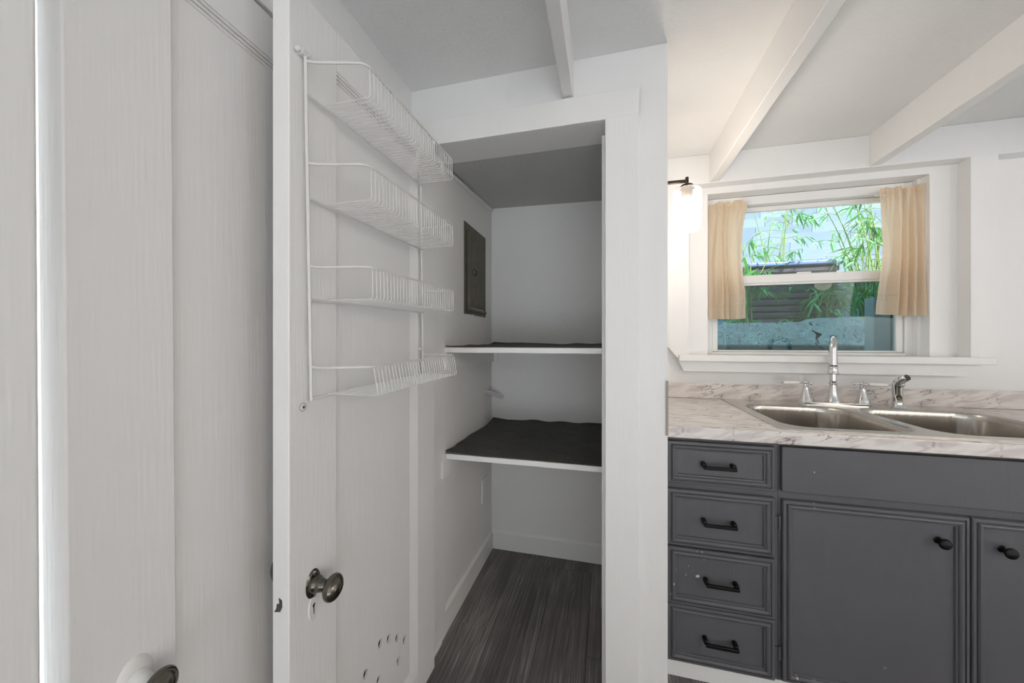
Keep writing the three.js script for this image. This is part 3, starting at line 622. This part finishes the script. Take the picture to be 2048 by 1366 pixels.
// ---------------------------------------------------------------- lamps
{
  const x = 0.318, d = 1.6, t = thing('wall_sconce', 'dark bronze wall sconce with a clear glass jar shade, lit, left of the window', 'wall lamp', [XP, 1.872, d]);
  part(t, 'backplate', lathe([[0, 0.014], [0.04, 0.013], [0.055, 0.006], [0.057, 0]], 28).rotateZ(-PI / 2).translate(XP, 1.862, -d), M.bronze);
  part(t, 'arm', [box(XP, x + 0.006, 1.865, 1.877, d - 0.006, d + 0.006, 0.003), tube([V(x, 1.886, d), V(x, 1.847, d)], 0.0065, 10)], M.bronze);
  part(t, 'socket_cap', lathe([[0, 0.016], [0.01, 0.0155], [0.021, 0.011], [0.0285, 0.003], [0.0285, -0.004], [0.02, -0.004], [0.02, -0.034], [0, -0.034]], 28).translate(x, 1.844, -d), M.bronze);
  const jar = [[0.03, 0.0], [0.047, -0.003], [0.056, -0.012], [0.0575, -0.024], [0.056, -0.034], [0.0575, -0.046], [0.0575, -0.07], [0.054, -0.125], [0.051, -0.164], [0.05, -0.17]];
  part(t, 'glass_shade', lathe([...jar, ...jar.slice().reverse().map(([r, y]) => [r - 0.0022, y - (y > -0.001 ? 0.002 : 0)])], 40).translate(x, 1.84, -d), M.shade, 'clear glass jar shade');
  const bulbMat = std({ color: '#ffffff', emissive: '#fff1e2', emissiveIntensity: 3.2, roughness: 0.5 });
  part(t, 'bulb', lathe([[0, -0.125], [0.014, -0.122], [0.026, -0.108], [0.03, -0.092], [0.027, -0.075], [0.017, -0.055], [0.013, -0.036], [0, -0.034]], 24).translate(x, 1.844, -d), bulbMat, 'glowing bulb');
  const l = new THREE.PointLight('#fff1e2', LAMP_SCONCE);
  l.position.set(x, 1.844 - 0.092, -d); l.castShadow = true; l.shadow.radius = 2.4;
  scene.add(l);
}
{
  const x = 3.1, d = -1.9, t = thing('ceiling_lamp', 'round white glass ceiling lamp behind the camera', 'ceiling lamp', [x, CEIL, d]);
  part(t, 'canopy', lathe([[0, 0], [0.09, 0], [0.09, -0.02], [0.07, -0.03], [0, -0.03]], 28).translate(x, CEIL, -d), M.bronze);
  part(t, 'globe_bulb', ball(0.1, x, CEIL - 0.115, d, 1, 0.9, 1, 28), std({ color: '#ffffff', emissive: '#ffe9cf', emissiveIntensity: 4 }));
  const l = new THREE.PointLight('#fff0e0', LAMP_CEILING);
  l.position.set(x, CEIL - 0.115, -d); l.castShadow = true; l.shadow.radius = 4;
  scene.add(l);
}

// ---------------------------------------------------------------- curtains
function curtain(label, x0, x1, yt, yb, d, waist, folds, s) {
  const t = thing('curtain', label, 'curtain', [(x0 + x1) / 2, yb, d], 'short beige cafe curtains');
  const nu = 120, nv = 170, pos = [], idx = [], uv = [];
  for (let j = 0; j <= nv; j++) for (let i = 0; i <= nu; i++) {
    const u = i / nu, v = j / nv, e = Math.pow(v, 0.7);       // v: 0 at the top, 1 at the hem
    const w = waist(u, v);
    const head = step(0.09, 0.0, v), gather = 1 - step(0.0, 0.25, v);
    const ph = folds * 2 * PI * (u + 0.09 * Math.sin(u * 7 + s) + 0.05 * (noise(u * 5, v * 1.8, 99, 99, s) - 0.5) * 2), big = 0.45 + 0.9 * noise(u * 6 + 3, v * 1.2, 99, 99, s + 7);
    let z = (0.007 + 0.010 * e) * big * Math.sin(ph) + 0.009 * Math.sin(ph * 0.5 + s) * e;
    z += gather * 0.004 * Math.sin(folds * 5.2 * PI * u + 2 * noise(u * 14, v * 20, 99, 99, s + 1));
    z += 0.0018 * (noise(u * 22, v * 16, 99, 99, s + 2) - 0.5);
    z += 0.008 * head * (noise(u * 30, v * 30, 99, 99, s + 4) - 0.5);
    for (const q of [0.835, 0.85, 0.865, 0.88]) z += 0.0032 * Math.exp(-(((v - q) / 0.0042) ** 2));
    const y = yt + (yb - yt) * v + 0.012 * (noise(u * folds * 2.5, 1, 99, 9, s + 5) - 0.5) * head * 1.4 + 0.01 * Math.sin(u * 3 + s) * v * v * 0.6;
    pos.push(x0 + (x1 - x0) * w, y, -(d - z)); uv.push(u * 0.3, v * 0.6);
  }
  for (let j = 0; j < nv; j++) for (let i = 0; i < nu; i++) { const a = j * (nu + 1) + i, b = a + nu + 1; idx.push(a, b, a + 1, b, b + 1, a + 1); }
  const g = new THREE.BufferGeometry();
  g.setAttribute('position', new THREE.Float32BufferAttribute(pos, 3)); g.setAttribute('uv', new THREE.Float32BufferAttribute(uv, 2)); g.setIndex(idx); g.computeVertexNormals();
  part(t, 'cloth', g, M.linen);
  part(t, 'rod', tube([V(x0 - 0.004, yt - 0.03, d + 0.012), V(x1 + 0.002, yt - 0.03, d + 0.012)], 0.004, 8), M.vinyl);
}
curtain('left beige linen cafe curtain, warmly lit beside the wall sconce', 0.529, 0.716, 1.957, 1.343, 2.145, (u, v) => u * (1 - 0.12 * Math.sin(Math.min(1, v * 1.3) * PI * 0.9) * step(0, 0.2, v)), 4, 3);
curtain('right beige linen cafe curtain, the wider one, backlit by daylight', 1.268, 1.450, 1.957, 1.346, 2.135, (u, v) => 0.03 + u * 0.97 - (1 - u) * (0.12 * step(0.45, 1, v)) + (1 - u) * 0.05 * Math.sin(v * PI), 4, 8);

{ // unseen pale mat added on the sunlit floor to bounce light upwards
  const t = thing('bounce_mat', 'unseen pale mat added to bounce sunlight up to the ceiling', 'bounce_mat', [0.9, 0, -2.3]);
  part(t, 'mat_top', box(-0.6, 2.5, 0.0005, 0.012, -3.5, -1.2, 0.004), std({ color: '#ececea', roughness: 1 }));
}

// ---------------------------------------------------------------- outside
struct('ground', box(-14, 14, -0.4, -0.16, -14, 14), M.patio);
struct('terrain', box(-2, 8, -0.3, 1.12, 3.2, 9), M.soil, 'raised ground behind the retaining wall');
{
  const t = thing('retaining_wall', 'cracked grey concrete retaining wall outside the kitchen window', 'wall', [1.2, -0.2, 3.05]);
  const side = (x0, x1, y, zig) => {
    const s = new THREE.Shape(), up = zig > 0, pts = [[0, 0.0], [0.3, 0.012], [0.8, 0.03], [1.0, 0.052], [1.13, 0.06], [1.17, 0.05], [1.2, 0.055], [1.235, 0.03], [1.27, 0.034], [1.3, 0.008], [1.325, 0.02], [1.345, -0.012], [1.36, -0.004]];
    if (up) { s.moveTo(x0, -0.2); s.lineTo(x1, -0.2); pts.forEach(([h, o]) => s.lineTo(x1 + o, Math.min(h, y))); s.lineTo(x0, y - 0.006); }
    else { s.moveTo(x1, -0.2); s.lineTo(x1, y + 0.004); s.lineTo(x0 + 0.03, y); pts.slice().reverse().forEach(([h, o]) => s.lineTo(x0 + o + 0.022 * Math.sin(h * 61) * (h > 1.1 && h < 1.33) - 0.012, h)); s.lineTo(x0, -0.2); }
    s.closePath();
    return metric(extr(s, 0.2).translate(0, 0, -3.2));
  };
  part(t, 'block', side(-2, 1.395, 1.358, 1), M.concrete);
  part(t, 'block', side(1.425, 6, 1.386, -1), M.concrete);
  part(t, 'crack_fill', box(1.34, 1.5, -0.2, 1.335, 3.06, 3.15), M.crack);
}
{
  const t = thing('exterior_post', 'pale painted post outside at the right of the kitchen window', 'post', [1.51, 0, 2.5]);
  part(t, 'shaft', box(1.457, 1.556, -0.16, 1.47, 2.48, 2.56, 0.004), M.vinyl);
  part(t, 'base_block', box(1.445, 1.57, -0.16, 0.1, 2.47, 2.57, 0.004), M.vinyl);
}
{ // dark ribbed box behind the retaining wall
  const x0 = 1.19, x1 = 1.83, df = 3.5, t = thing('garden_box', 'dark ribbed garden box with a blue rim among the bamboo', 'garden box', [1.5, 1.12, 3.75]);
  part(t, 'shell', box(x0 + 0.015, x1 - 0.015, 1.12, 1.86, df + 0.015, 4.1), M.boxDark);
  part(t, 'rim', box(x0 - 0.02, x1 + 0.02, 1.85, 1.885, df - 0.02, 4.12, 0.012), M.rimBlue);
  for (let i = 0; i < 13; i++) part(t, 'slat', box(x0, x1, 1.15 + i * 0.054, 1.188 + i * 0.054, df, df + 0.02, 0.006), M.boxDark);
}
{ // neighbouring house: courses of white shingles
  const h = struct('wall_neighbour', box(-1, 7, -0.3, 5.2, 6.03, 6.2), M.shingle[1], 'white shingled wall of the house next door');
  const ch = 0.125;
  for (let r = 0; r < 22; r++) {
    let x = 0.9 + R(-0.3, 0);
    const y = 1.5 + r * ch;
    if (y > 4.0) break;
    while (x < 4.6) {
      const w = R(0.3, 0.8), b = R(0.012, 0.02);
      const g = metric(new THREE.BoxGeometry(w - 0.004, ch + 0.02, 0.03).rotateX(0.14).translate(x + w / 2, y + ch / 2, -6.02 + b * 0.4));
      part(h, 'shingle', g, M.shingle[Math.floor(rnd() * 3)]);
      x += w;
    }
  }
  const s = struct('wall_neighbour_left', box(-4.3, -4.1, -0.3, 4.2, -4, 9), M.vinyl, 'white boarded wall beyond the left door');
  for (let r = 0; r < 14; r++) part(s, 'siding_board', metric(new THREE.BoxGeometry(0.016, 0.29, 12.5).rotateZ(-0.03).translate(-4.085, 0.1 + r * 0.28, -2.5)), M.vinyl);
}
// bamboo: arching culms with sprays of long leaves, each leaf its own piece
function leafGeo(len, w) {
  const n = 6, pos = [], idx = [];
  for (let i = 0; i <= n; i++) {
    const t = i / n, k = w * Math.pow(Math.sin(Math.PI * Math.min(1, t * 0.93 + 0.05)), 0.8) * (1 - 0.35 * t), dr = -0.28 * len * t * t;
    pos.push(-k, dr + 0.25 * k, len * t, 0, dr, len * t, k, dr + 0.25 * k, len * t);
  }
  for (let i = 0; i < n; i++) for (const o of [0, 1]) { const a = i * 3 + o; idx.push(a, a + 3, a + 1, a + 1, a + 3, a + 4); }
  const g = new THREE.BufferGeometry();
  g.setAttribute('position', new THREE.Float32BufferAttribute(pos, 3)); g.setIndex(idx); g.computeVertexNormals();
  return g;
}
const leaves = [leafGeo(0.13, 0.0085), leafGeo(0.17, 0.010), leafGeo(0.10, 0.008)];
function bamboo(label, x, y, d, n, h, count, lean, spread) {
  const t = thing('bamboo', label, 'bamboo', [x, y, d], 'bamboo outside the kitchen window');
  const made = [];
  for (let k = 0; k < n; k++) {
    const a = R(0, 2 * PI), bx = x + Math.cos(a) * R(0.02, spread * 0.3), bd = d + Math.sin(a) * R(0.02, 0.15), lx = lean + R(-0.35, 0.35), ld = R(-0.35, 0.2), hh = h * R(0.75, 1.1), pts = [];
    for (let i = 0; i <= 10; i++) { const q = i / 10; pts.push(V(bx + lx * q * q * hh * 0.5, y + hh * (q - 0.12 * q * q), bd + ld * q * q * hh * 0.5)); }
    part(t, 'culm', tube(pts, (q) => 0.008 * (1 - 0.75 * q), 6), M.culm);
    made.push(pts);
  }
  let left = count;
  const q4 = new THREE.Quaternion(), e = new THREE.Euler();
  while (left > 0) {
    const pts = made[Math.floor(rnd() * n)], i = 2 + Math.floor(rnd() * 8), base = pts[i].clone();
    const dir = R(0, 2 * PI), bl = R(0.08, spread), tip = base.clone().add(new THREE.Vector3(Math.cos(dir) * bl, R(-0.04, 0.12), Math.sin(dir) * bl));
    part(t, 'twig', tube([base, base.clone().lerp(tip, 0.5).add(new THREE.Vector3(0, 0.02, 0)), tip], 0.0018, 4), M.culm);
    const k = Math.min(left, 4 + Math.floor(rnd() * 4));
    for (let j = 0; j < k; j++) {
      const m = setUp(new THREE.Mesh(leaves[Math.floor(rnd() * 3)], M.leaf[Math.floor(rnd() * 3)]));
      m.name = 'leaf';
      m.position.copy(base.clone().lerp(tip, R(0.55, 1))).sub(new THREE.Vector3(...t.userData.origin));
      e.set(R(-0.1, 0.9), dir + PI / 2 + R(-1.1, 1.1), R(-0.6, 0.6), 'YXZ');
      m.quaternion.copy(q4.setFromEuler(e));
      m.scale.setScalar(R(0.65, 1.1));
      t.add(m);
    }
    left -= k;
  }
}
bamboo('bright green bamboo clump right of the dark garden box, beside the right curtain', 1.98, 1.12, 3.36, 8, 1.45, 300, -0.12, 0.26);
bamboo('loose bamboo before the white shingle wall, left of the garden box', 1.1, 1.12, 3.34, 6, 1.3, 240, 0.12, 0.24);
bamboo('low bamboo sprays hanging over the retaining wall before the dark garden box', 1.6, 1.12, 3.36, 6, 0.66, 200, 0.1, 0.26);
bamboo('tall thin bamboo behind the garden box', 1.75, 1.12, 4.5, 6, 2.1, 260, -0.1, 0.36);
bamboo('dense bamboo standing deeper behind the bright clump, right of the garden box', 2.2, 1.12, 3.95, 8, 1.5, 280, -0.2, 0.32);

for (const o of scene.children) if (o.userData.origin) delete o.userData.origin;
renderer.render(scene, camera);
